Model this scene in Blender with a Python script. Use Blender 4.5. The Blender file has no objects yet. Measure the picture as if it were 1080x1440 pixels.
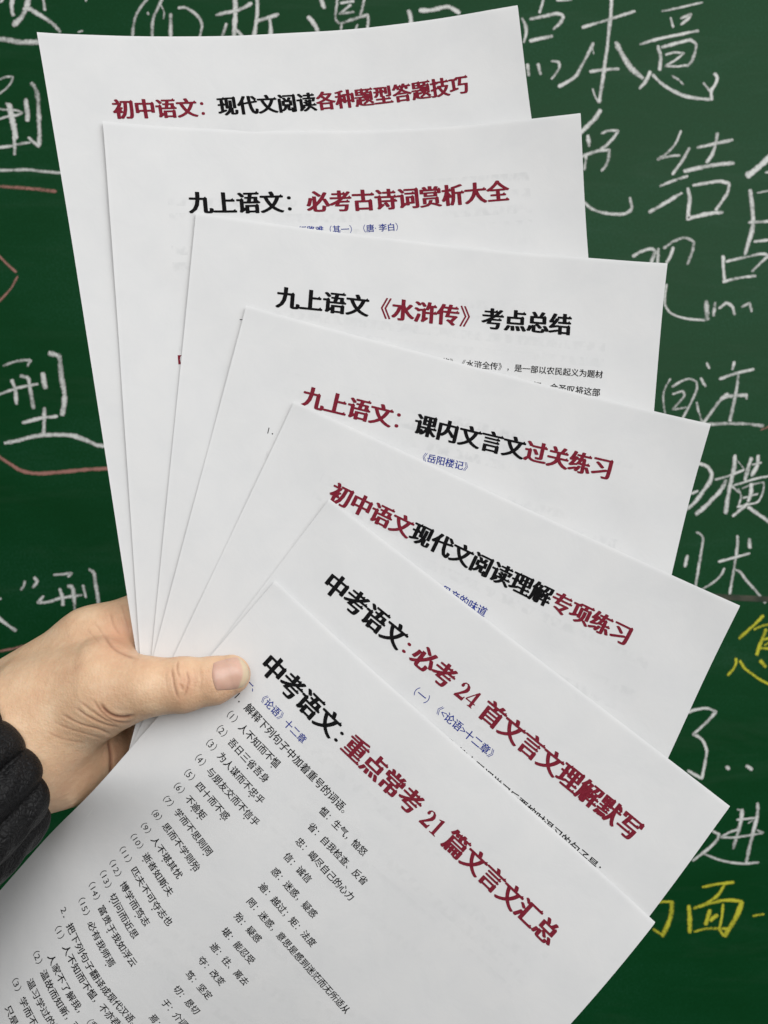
import bpy, math, random
import numpy as np
from mathutils import Vector, Matrix, Euler

random.seed(4); np.random.seed(4)
scene = bpy.context.scene
COL = scene.collection
CAMZ = 1.45            # height of the phone above the floor, metres
F, CX, CY = 1082.0, 540.0, 720.0

# ------------------------------------------------------------------ camera
cam = bpy.data.cameras.new('camera')
cam.sensor_fit = 'VERTICAL'; cam.sensor_height = 36.0; cam.lens = 27.05
cam.clip_start = 0.02; cam.clip_end = 50
cam.dof.use_dof = True; cam.dof.focus_distance = 0.335; cam.dof.aperture_fstop = 17
camo = bpy.data.objects.new('camera', cam); COL.objects.link(camo)
camo.location = (0, 0, CAMZ); camo.rotation_euler = (math.radians(90), 0, 0)
scene.camera = camo

# ------------------------------------------------------------------ light
world = bpy.data.worlds.new('World'); scene.world = world; world.use_nodes = True
bg = world.node_tree.nodes['Background']
wnt = world.node_tree          # the classroom around: bright ceiling, windows to the right, dim floor and left side
wtc = wnt.nodes.new('ShaderNodeTexCoord'); wsp = wnt.nodes.new('ShaderNodeSeparateXYZ'); wnt.links.new(wtc.outputs['Generated'], wsp.inputs[0])
def wmap(sock, a, b, c, d):
    n = wnt.nodes.new('ShaderNodeMapRange'); n.interpolation_type = 'SMOOTHSTEP'; n.inputs['From Min'].default_value = a; n.inputs['From Max'].default_value = b
    n.inputs['To Min'].default_value = c; n.inputs['To Max'].default_value = d; wnt.links.new(sock, n.inputs['Value']); return n.outputs[0]
wz = wmap(wsp.outputs['Z'], -.35, .75, .07, .66); wx = wmap(wsp.outputs['X'], -.8, .8, .42, 1.45)
wmul = wnt.nodes.new('ShaderNodeMath'); wmul.operation = 'MULTIPLY'; wnt.links.new(wz, wmul.inputs[0]); wnt.links.new(wx, wmul.inputs[1])
wmix = wnt.nodes.new('ShaderNodeMix'); wmix.data_type = 'RGBA'; wnt.links.new(wmap(wsp.outputs['Z'], -.4, .4, 0, 1), wmix.inputs[0])
wmix.inputs[6].default_value = (1.0, .96, .90, 1); wmix.inputs[7].default_value = (.97, .985, 1.0, 1)
wnt.links.new(wmix.outputs[2], bg.inputs['Color']); wnt.links.new(wmul.outputs[0], bg.inputs['Strength'])

def area(name, loc, target, sx, sy, power, col=(1, 1, 1)):
    l = bpy.data.lights.new(name, 'AREA'); l.shape = 'RECTANGLE'; l.size = sx; l.size_y = sy
    l.energy = power; l.color = col
    o = bpy.data.objects.new(name, l); COL.objects.link(o); o.location = loc
    d = Vector(target) - Vector(loc)
    o.rotation_euler = d.to_track_quat('-Z', 'Y').to_euler()
    return o
area('ceiling_lamp', (0.8, -1.75, CAMZ + 1.2), (0, 0.5, CAMZ - .05), 2.8, 1.9, 60, (1.0, 0.99, 0.975))
area('window_light', (2.4, -0.9, CAMZ + 0.6), (0.2, 0.6, CAMZ), 1.2, 1.4, 11, (0.93, 0.97, 1.0))

scene.view_settings.view_transform = 'Standard'; scene.view_settings.look = 'None'
scene.view_settings.exposure = 0.0; scene.view_settings.gamma = 1.0
scene.cycles.max_bounces = 8

# ------------------------------------------------------------------ helpers
def W(p):
    """camera millimetres (right, down, depth) -> world metres"""
    p = np.asarray(p, float)
    return np.stack([p[..., 0], p[..., 2], CAMZ * 1000 - p[..., 1]], -1) / 1000.0

def mesh_obj(name, verts, faces, mats, parent=None, smooth=False, midx=None, uvs=None):
    me = bpy.data.meshes.new(name)
    me.from_pydata([tuple(map(float, v)) for v in verts], [], [tuple(map(int, f)) for f in faces])
    for m in (mats if isinstance(mats, (list, tuple)) else [mats]): me.materials.append(m)
    if midx is not None: me.polygons.foreach_set('material_index', np.asarray(midx, np.int32))
    me.polygons.foreach_set('use_smooth', np.full(len(me.polygons), smooth))
    if uvs is not None:
        layer = me.uv_layers.new(name='UVMap')
        li = np.zeros(len(me.loops), np.int32); me.loops.foreach_get('vertex_index', li)
        layer.data.foreach_set('uv', np.asarray(uvs, float)[li].ravel())
    me.update()
    o = bpy.data.objects.new(name, me); COL.objects.link(o)
    if parent is not None: o.parent = parent
    return o

def tag(o, label=None, category=None, group=None, kind=None):
    if label: o['label'] = label
    if category: o['category'] = category
    if group: o['group'] = group
    if kind: o['kind'] = kind
    return o

def mat(name, color=(.5, .5, .5), rough=.6, spec=.5):
    m = bpy.data.materials.new(name); m.use_nodes = True
    nt = m.node_tree; b = nt.nodes['Principled BSDF']
    b.inputs['Base Color'].default_value = (*color, 1); b.inputs['Roughness'].default_value = rough
    b.inputs['Specular IOR Level'].default_value = spec
    return m, nt, b

def node(nt, typ, **kw):
    n = nt.nodes.new(typ)
    for k, v in kw.items():
        if hasattr(n, k) and k not in n.inputs: setattr(n, k, v)
        else: n.inputs[k].default_value = v
    return n

def math_node(nt, op, a, b=None, clamp=False):
    n = nt.nodes.new('ShaderNodeMath'); n.operation = op; n.use_clamp = clamp
    for i, v in enumerate((a, b)):
        if v is None: continue
        if isinstance(v, (int, float)): n.inputs[i].default_value = v
        else: nt.links.new(v, n.inputs[i])
    return n.outputs[0]

def ramp(nt, fac, stops):
    r = nt.nodes.new('ShaderNodeValToRGB')
    e = r.color_ramp.elements
    while len(e) < len(stops): e.new(0.5)
    for el, (p, c) in zip(e, stops): el.position = p; el.color = (*c, 1) if len(c) == 3 else c
    nt.links.new(fac, r.inputs['Fac']); return r.outputs['Color']

# ------------------------------------------------------------------ materials
def board_material():
    m, nt, b = mat('green_board_enamel', (.008, .06, .024), .4, .13)
    tc = node(nt, 'ShaderNodeTexCoord')
    mp = node(nt, 'ShaderNodeMapping'); mp.inputs['Scale'].default_value = (1.0, 1.0, 2.6); mp.inputs['Rotation'].default_value = (0, .25, 0)
    nt.links.new(tc.outputs['Object'], mp.inputs['Vector'])
    n1 = node(nt, 'ShaderNodeTexNoise', Scale=5.0, Detail=6.0, Roughness=.65); nt.links.new(mp.outputs[0], n1.inputs['Vector'])
    n2 = node(nt, 'ShaderNodeTexNoise', Scale=420.0, Detail=2.0); nt.links.new(tc.outputs['Object'], n2.inputs['Vector'])
    f = math_node(nt, 'MULTIPLY', n1.outputs['Fac'], n2.outputs['Fac'])
    c = ramp(nt, f, [(.10, (.0008, .039, .0075)), (.28, (.0018, .049, .0125)), (.46, (.008, .063, .026)), (.7, (.028, .088, .050))])
    mp3 = node(nt, 'ShaderNodeMapping'); mp3.inputs['Scale'].default_value = (1.2, 1.0, 7.0); mp3.inputs['Rotation'].default_value = (0, -.5, 0)
    nt.links.new(tc.outputs['Object'], mp3.inputs['Vector'])
    n3 = node(nt, 'ShaderNodeTexNoise', Scale=4.0, Detail=7.0, Roughness=.7); n3.inputs['Distortion'].default_value = .8; nt.links.new(mp3.outputs[0], n3.inputs['Vector'])
    du = node(nt, 'ShaderNodeMapRange'); du.inputs['From Min'].default_value = .52; du.inputs['From Max'].default_value = .80; du.inputs['To Max'].default_value = .065; nt.links.new(n3.outputs['Fac'], du.inputs['Value'])
    dmx = node(nt, 'ShaderNodeMix', data_type='RGBA'); nt.links.new(du.outputs[0], dmx.inputs[0]); nt.links.new(c, dmx.inputs[6]); dmx.inputs[7].default_value = (.16, .22, .18, 1)
    nt.links.new(dmx.outputs[2], b.inputs['Base Color'])
    r = math_node(nt, 'MULTIPLY_ADD', n1.outputs['Fac'], .14); r.node.inputs[2].default_value = .40
    nt.links.new(r, b.inputs['Roughness'])
    bp = node(nt, 'ShaderNodeBump', Strength=.08, Distance=.0004); nt.links.new(n2.outputs['Fac'], bp.inputs['Height'])
    nt.links.new(bp.outputs[0], b.inputs['Normal'])
    return m

def chalk_material(name, col, cover):
    m, nt, b = mat(name, col, .95, .1)
    tc = node(nt, 'ShaderNodeTexCoord')
    uv = node(nt, 'ShaderNodeSeparateXYZ'); nt.links.new(tc.outputs['UV'], uv.inputs[0])   # x: across 0..1, y: density of the stroke
    n1 = node(nt, 'ShaderNodeTexNoise', Scale=430.0, Detail=4.0, Roughness=.75); nt.links.new(tc.outputs['Object'], n1.inputs['Vector'])
    n2 = node(nt, 'ShaderNodeTexNoise', Scale=85.0, Detail=4.0); nt.links.new(tc.outputs['Object'], n2.inputs['Vector'])
    edge = math_node(nt, 'ABSOLUTE', math_node(nt, 'SUBTRACT', uv.outputs[0], .5))
    edge = math_node(nt, 'MULTIPLY', math_node(nt, 'POWER', math_node(nt, 'MULTIPLY', edge, 2.0), 3.0), .50)
    s = math_node(nt, 'ADD', math_node(nt, 'MULTIPLY', n1.outputs['Fac'], 1.25), math_node(nt, 'MULTIPLY', n2.outputs['Fac'], .80))
    s = math_node(nt, 'SUBTRACT', math_node(nt, 'ADD', s, math_node(nt, 'MULTIPLY', uv.outputs[1], .55)), edge)
    a = nt.nodes.new('ShaderNodeMapRange'); a.inputs['From Min'].default_value = 1.0 - cover; a.inputs['From Max'].default_value = 1.62 - cover
    nt.links.new(s, a.inputs['Value'])
    a.inputs['To Max'].default_value = .94
    tr = node(nt, 'ShaderNodeBsdfTransparent'); mx = node(nt, 'ShaderNodeMixShader')
    nt.links.new(a.outputs[0], mx.inputs[0]); nt.links.new(tr.outputs[0], mx.inputs[1]); nt.links.new(b.outputs[0], mx.inputs[2])
    nt.links.new(mx.outputs[0], nt.nodes['Material Output'].inputs['Surface'])
    return m

def paper_material(name, ghost, seed):
    m, nt, b = mat(name, (.79, .795, .80), .75, .18)
    tc = node(nt, 'ShaderNodeTexCoord')
    sep = node(nt, 'ShaderNodeSeparateXYZ'); nt.links.new(tc.outputs['UV'], sep.inputs[0])      # uv in centimetres
    fib = node(nt, 'ShaderNodeTexNoise', Scale=14.0, Detail=5.0, Roughness=.7); nt.links.new(tc.outputs['UV'], fib.inputs['Vector'])
    mot = node(nt, 'ShaderNodeTexNoise', Scale=.55, Detail=4.0, Roughness=.6); nt.links.new(tc.outputs['UV'], mot.inputs['Vector'])
    mot.inputs['Distortion'].default_value = .4
    base = ramp(nt, mot.outputs['Fac'], [(.3, (.745, .75, .755)), (.5, (.765, .768, .77)), (.7, (.782, .782, .781))])
    # print of the reverse side showing through: rows of blurred dark blocks
    row = math_node(nt, 'FRACT', math_node(nt, 'MULTIPLY', sep.outputs[1], 1 / .72))
    band = math_node(nt, 'LESS_THAN', math_node(nt, 'ABSOLUTE', math_node(nt, 'SUBTRACT', row, .5)), .28)
    mp = node(nt, 'ShaderNodeMapping'); mp.inputs['Scale'].default_value = (2.2, 1.4, 1); mp.inputs['Location'].default_value = (seed, seed * 2, 0)
    nt.links.new(tc.outputs['UV'], mp.inputs['Vector'])
    g1 = node(nt, 'ShaderNodeTexNoise', Scale=1.6, Detail=2.0); nt.links.new(mp.outputs[0], g1.inputs['Vector'])
    mp2 = node(nt, 'ShaderNodeMapping'); mp2.inputs['Scale'].default_value = (.12, .75, 1); mp2.inputs['Location'].default_value = (seed * 3, seed, 0)
    nt.links.new(tc.outputs['UV'], mp2.inputs['Vector'])
    g2 = node(nt, 'ShaderNodeTexNoise', Scale=1.0, Detail=1.0); nt.links.new(mp2.outputs[0], g2.inputs['Vector'])
    k1 = node(nt, 'ShaderNodeMapRange'); k1.inputs['From Min'].default_value = .42; k1.inputs['From Max'].default_value = .62; nt.links.new(g1.outputs['Fac'], k1.inputs['Value'])
    k2 = node(nt, 'ShaderNodeMapRange'); k2.inputs['From Min'].default_value = .48; k2.inputs['From Max'].default_value = .60; nt.links.new(g2.outputs['Fac'], k2.inputs['Value'])
    inset = math_node(nt, 'MULTIPLY', math_node(nt, 'GREATER_THAN', sep.outputs[1], 2.2), math_node(nt, 'MULTIPLY', math_node(nt, 'GREATER_THAN', sep.outputs[0], 2.4), math_node(nt, 'LESS_THAN', sep.outputs[0], 18.6)))
    gf = math_node(nt, 'MULTIPLY', math_node(nt, 'MULTIPLY', band, k1.outputs[0]), math_node(nt, 'MULTIPLY', k2.outputs[0], inset))
    gf = math_node(nt, 'MULTIPLY', gf, ghost)
    mx = node(nt, 'ShaderNodeMix', data_type='RGBA'); nt.links.new(gf, mx.inputs[0]); nt.links.new(base, mx.inputs[6]); mx.inputs[7].default_value = (.56, .57, .575, 1)
    nt.links.new(mx.outputs[2], b.inputs['Base Color'])
    bp = node(nt, 'ShaderNodeBump', Strength=.10, Distance=.0002); nt.links.new(fib.outputs['Fac'], bp.inputs['Height'])
    bp2 = node(nt, 'ShaderNodeBump', Strength=.14, Distance=.0012); nt.links.new(mot.outputs['Fac'], bp2.inputs['Height']); nt.links.new(bp.outputs[0], bp2.inputs['Normal'])
    nt.links.new(bp2.outputs[0], b.inputs['Normal'])
    t = node(nt, 'ShaderNodeBsdfTranslucent'); t.inputs['Color'].default_value = (.8, .8, .78, 1)
    ms = node(nt, 'ShaderNodeMixShader', Fac=.10)
    nt.links.new(b.outputs[0], ms.inputs[1]); nt.links.new(t.outputs[0], ms.inputs[2])
    nt.links.new(ms.outputs[0], nt.nodes['Material Output'].inputs['Surface'])
    return m

def ink(name, col):
    m, nt, b = mat(name, col, .8, .04)
    tc = node(nt, 'ShaderNodeTexCoord')
    n = node(nt, 'ShaderNodeTexNoise', Scale=1500.0, Detail=2.0); nt.links.new(tc.outputs['Object'], n.inputs['Vector'])
    c = ramp(nt, n.outputs['Fac'], [(.3, tuple(x * .85 for x in col)), (.7, tuple(x * 1.2 + .004 for x in col))])
    nt.links.new(c, b.inputs['Base Color'])
    return m

def skin_material():
    m, nt, b = mat('skin', (.6, .4, .26), .48, .38)
    b.inputs['Subsurface Weight'].default_value = .12
    b.inputs['Subsurface Radius'].default_value = (1.0, .35, .18); b.inputs['Subsurface Scale'].default_value = .004
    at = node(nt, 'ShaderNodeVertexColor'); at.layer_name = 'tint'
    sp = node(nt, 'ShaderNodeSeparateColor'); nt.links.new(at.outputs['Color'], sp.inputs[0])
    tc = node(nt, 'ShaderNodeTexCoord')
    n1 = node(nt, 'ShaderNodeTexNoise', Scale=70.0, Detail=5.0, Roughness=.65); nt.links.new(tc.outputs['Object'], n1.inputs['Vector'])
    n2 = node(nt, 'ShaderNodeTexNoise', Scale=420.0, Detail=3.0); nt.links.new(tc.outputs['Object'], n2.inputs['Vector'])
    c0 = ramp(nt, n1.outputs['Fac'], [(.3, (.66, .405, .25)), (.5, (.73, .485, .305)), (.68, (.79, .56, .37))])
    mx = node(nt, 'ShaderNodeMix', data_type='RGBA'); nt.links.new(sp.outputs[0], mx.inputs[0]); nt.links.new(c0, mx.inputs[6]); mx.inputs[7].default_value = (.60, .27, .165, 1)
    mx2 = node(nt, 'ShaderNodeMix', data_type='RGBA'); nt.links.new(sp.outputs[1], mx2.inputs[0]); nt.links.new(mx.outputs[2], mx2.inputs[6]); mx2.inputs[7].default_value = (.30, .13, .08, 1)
    nt.links.new(mx2.outputs[2], b.inputs['Base Color'])
    v = node(nt, 'ShaderNodeTexVoronoi', Scale=760.0); v.feature = 'DISTANCE_TO_EDGE'; nt.links.new(tc.outputs['Object'], v.inputs['Vector'])
    h = math_node(nt, 'ADD', math_node(nt, 'MULTIPLY', v.outputs['Distance'], .5), n2.outputs['Fac'])
    bp = node(nt, 'ShaderNodeBump', Strength=.42, Distance=.0006); nt.links.new(h, bp.inputs['Height'])
    nt.links.new(bp.outputs[0], b.inputs['Normal'])
    return m

def leather_material():
    m, nt, b = mat('black_leatherette', (.006, .006, .0066), .45, .2)
    tc = node(nt, 'ShaderNodeTexCoord')
    wn = node(nt, 'ShaderNodeTexNoise', Scale=160.0, Detail=2.0); nt.links.new(tc.outputs['Object'], wn.inputs['Vector'])
    wp = node(nt, 'ShaderNodeMix', data_type='VECTOR'); wp.inputs[0].default_value = .006
    nt.links.new(tc.outputs['Object'], wp.inputs[4]); nt.links.new(wn.outputs['Color'], wp.inputs[5])
    v = node(nt, 'ShaderNodeTexVoronoi', Scale=560.0); v.feature = 'DISTANCE_TO_EDGE'; nt.links.new(wp.outputs[1], v.inputs['Vector'])
    v2 = node(nt, 'ShaderNodeTexVoronoi', Scale=1200.0); v2.feature = 'DISTANCE_TO_EDGE'; nt.links.new(wp.outputs[1], v2.inputs['Vector'])
    s = node(nt, 'ShaderNodeMapRange'); s.inputs['From Max'].default_value = .22; nt.links.new(v.outputs['Distance'], s.inputs['Value'])
    s2 = node(nt, 'ShaderNodeMapRange'); s2.inputs['From Max'].default_value = .3; nt.links.new(v2.outputs['Distance'], s2.inputs['Value'])
    h = math_node(nt, 'ADD', s.outputs[0], math_node(nt, 'MULTIPLY', s2.outputs[0], .35))
    bp = node(nt, 'ShaderNodeBump', Strength=.38, Distance=.0008); nt.links.new(h, bp.inputs['Height'])
    nt.links.new(bp.outputs[0], b.inputs['Normal'])
    c = ramp(nt, s.outputs[0], [(0, (.0025, .0025, .003)), (.6, (.0062, .0062, .0068))])
    nt.links.new(c, b.inputs['Base Color'])
    return m

M_BOARD = board_material()
M_CHALK = {'w': chalk_material('white_chalk', (.74, .75, .72), .19),
           'y': chalk_material('yellow_chalk', (.58, .56, .05), .28),
           'p': chalk_material('pink_chalk', (.40, .20, .165), .22)}
M_INK = {'k': ink('black_ink', (.0055, .0055, .006)), 'r': ink('dark_red_ink', (.185, .016, .030)),
         'b': ink('blue_ink', (.012, .030, .24)), 'd': ink('maroon_ink', (.14, .012, .025))}
M_SKIN = skin_material(); M_LEATHER = leather_material()

# ------------------------------------------------------------------ chalkboard
BD = 900.0                                        # distance of the board, mm
def on_board(px, py, lift=0.0):
    d = BD - lift
    return ((px - CX) / F * d, (py - CY) / F * d, d)

def board_box(x0, x1, z0, z1, y0, y1, bev):
    import bmesh
    bm = bmesh.new(); bmesh.ops.create_cube(bm, size=1)
    for v in bm.verts:
        v.co = Vector(((x0 + x1) / 2 + v.co.x * (x1 - x0), (y0 + y1) / 2 + v.co.y * (y1 - y0), (z0 + z1) / 2 + v.co.z * (z1 - z0)))
    bmesh.ops.bevel(bm, geom=bm.edges[:], offset=bev, segments=2, affect='EDGES')
    me = bpy.data.meshes.new('m'); bm.to_mesh(me); bm.free(); return me
bme = board_box(-1.7, 1.7, CAMZ - .85, CAMZ + .85, BD / 1000, BD / 1000 + .02, .002)
bme.name = 'chalkboard'; bme.materials.append(M_BOARD)
board = bpy.data.objects.new('chalkboard', bme); COL.objects.link(board)
tag(board, 'dark green chalkboard covered in white, yellow and pink chalk handwriting behind the sheets', 'chalkboard')

# joint between two board panels, a dusty brown strip
jm, jnt, jb = mat('joint_strip', (.05, .05, .035), .7, .3)
jtc = node(jnt, 'ShaderNodeTexCoord'); jn = node(jnt, 'ShaderNodeTexNoise', Scale=60.0, Detail=5.0); jnt.links.new(jtc.outputs['Object'], jn.inputs['Vector'])
jnt.links.new(ramp(jnt, jn.outputs['Fac'], [(.3, (.02, .035, .02)), (.7, (.075, .07, .05))]), jb.inputs['Base Color'])
a, b_ = on_board(900, 834), on_board(1600, 868)
vv = []
for (p, s) in ((a, -3.3), (b_, -3.3), (b_, 3.3), (a, 3.3)): vv.append((p[0], p[1] + s, p[2]))
fr = W(np.array(vv)); fr[:, 1] -= .0005
bk = fr.copy(); bk[:, 1] += .0004
mesh_obj('panel_joint', np.r_[fr, bk], [(3, 2, 1, 0), (0, 1, 5, 4), (1, 2, 6, 5), (2, 3, 7, 6), (3, 0, 4, 7)], jm, board)

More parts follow.
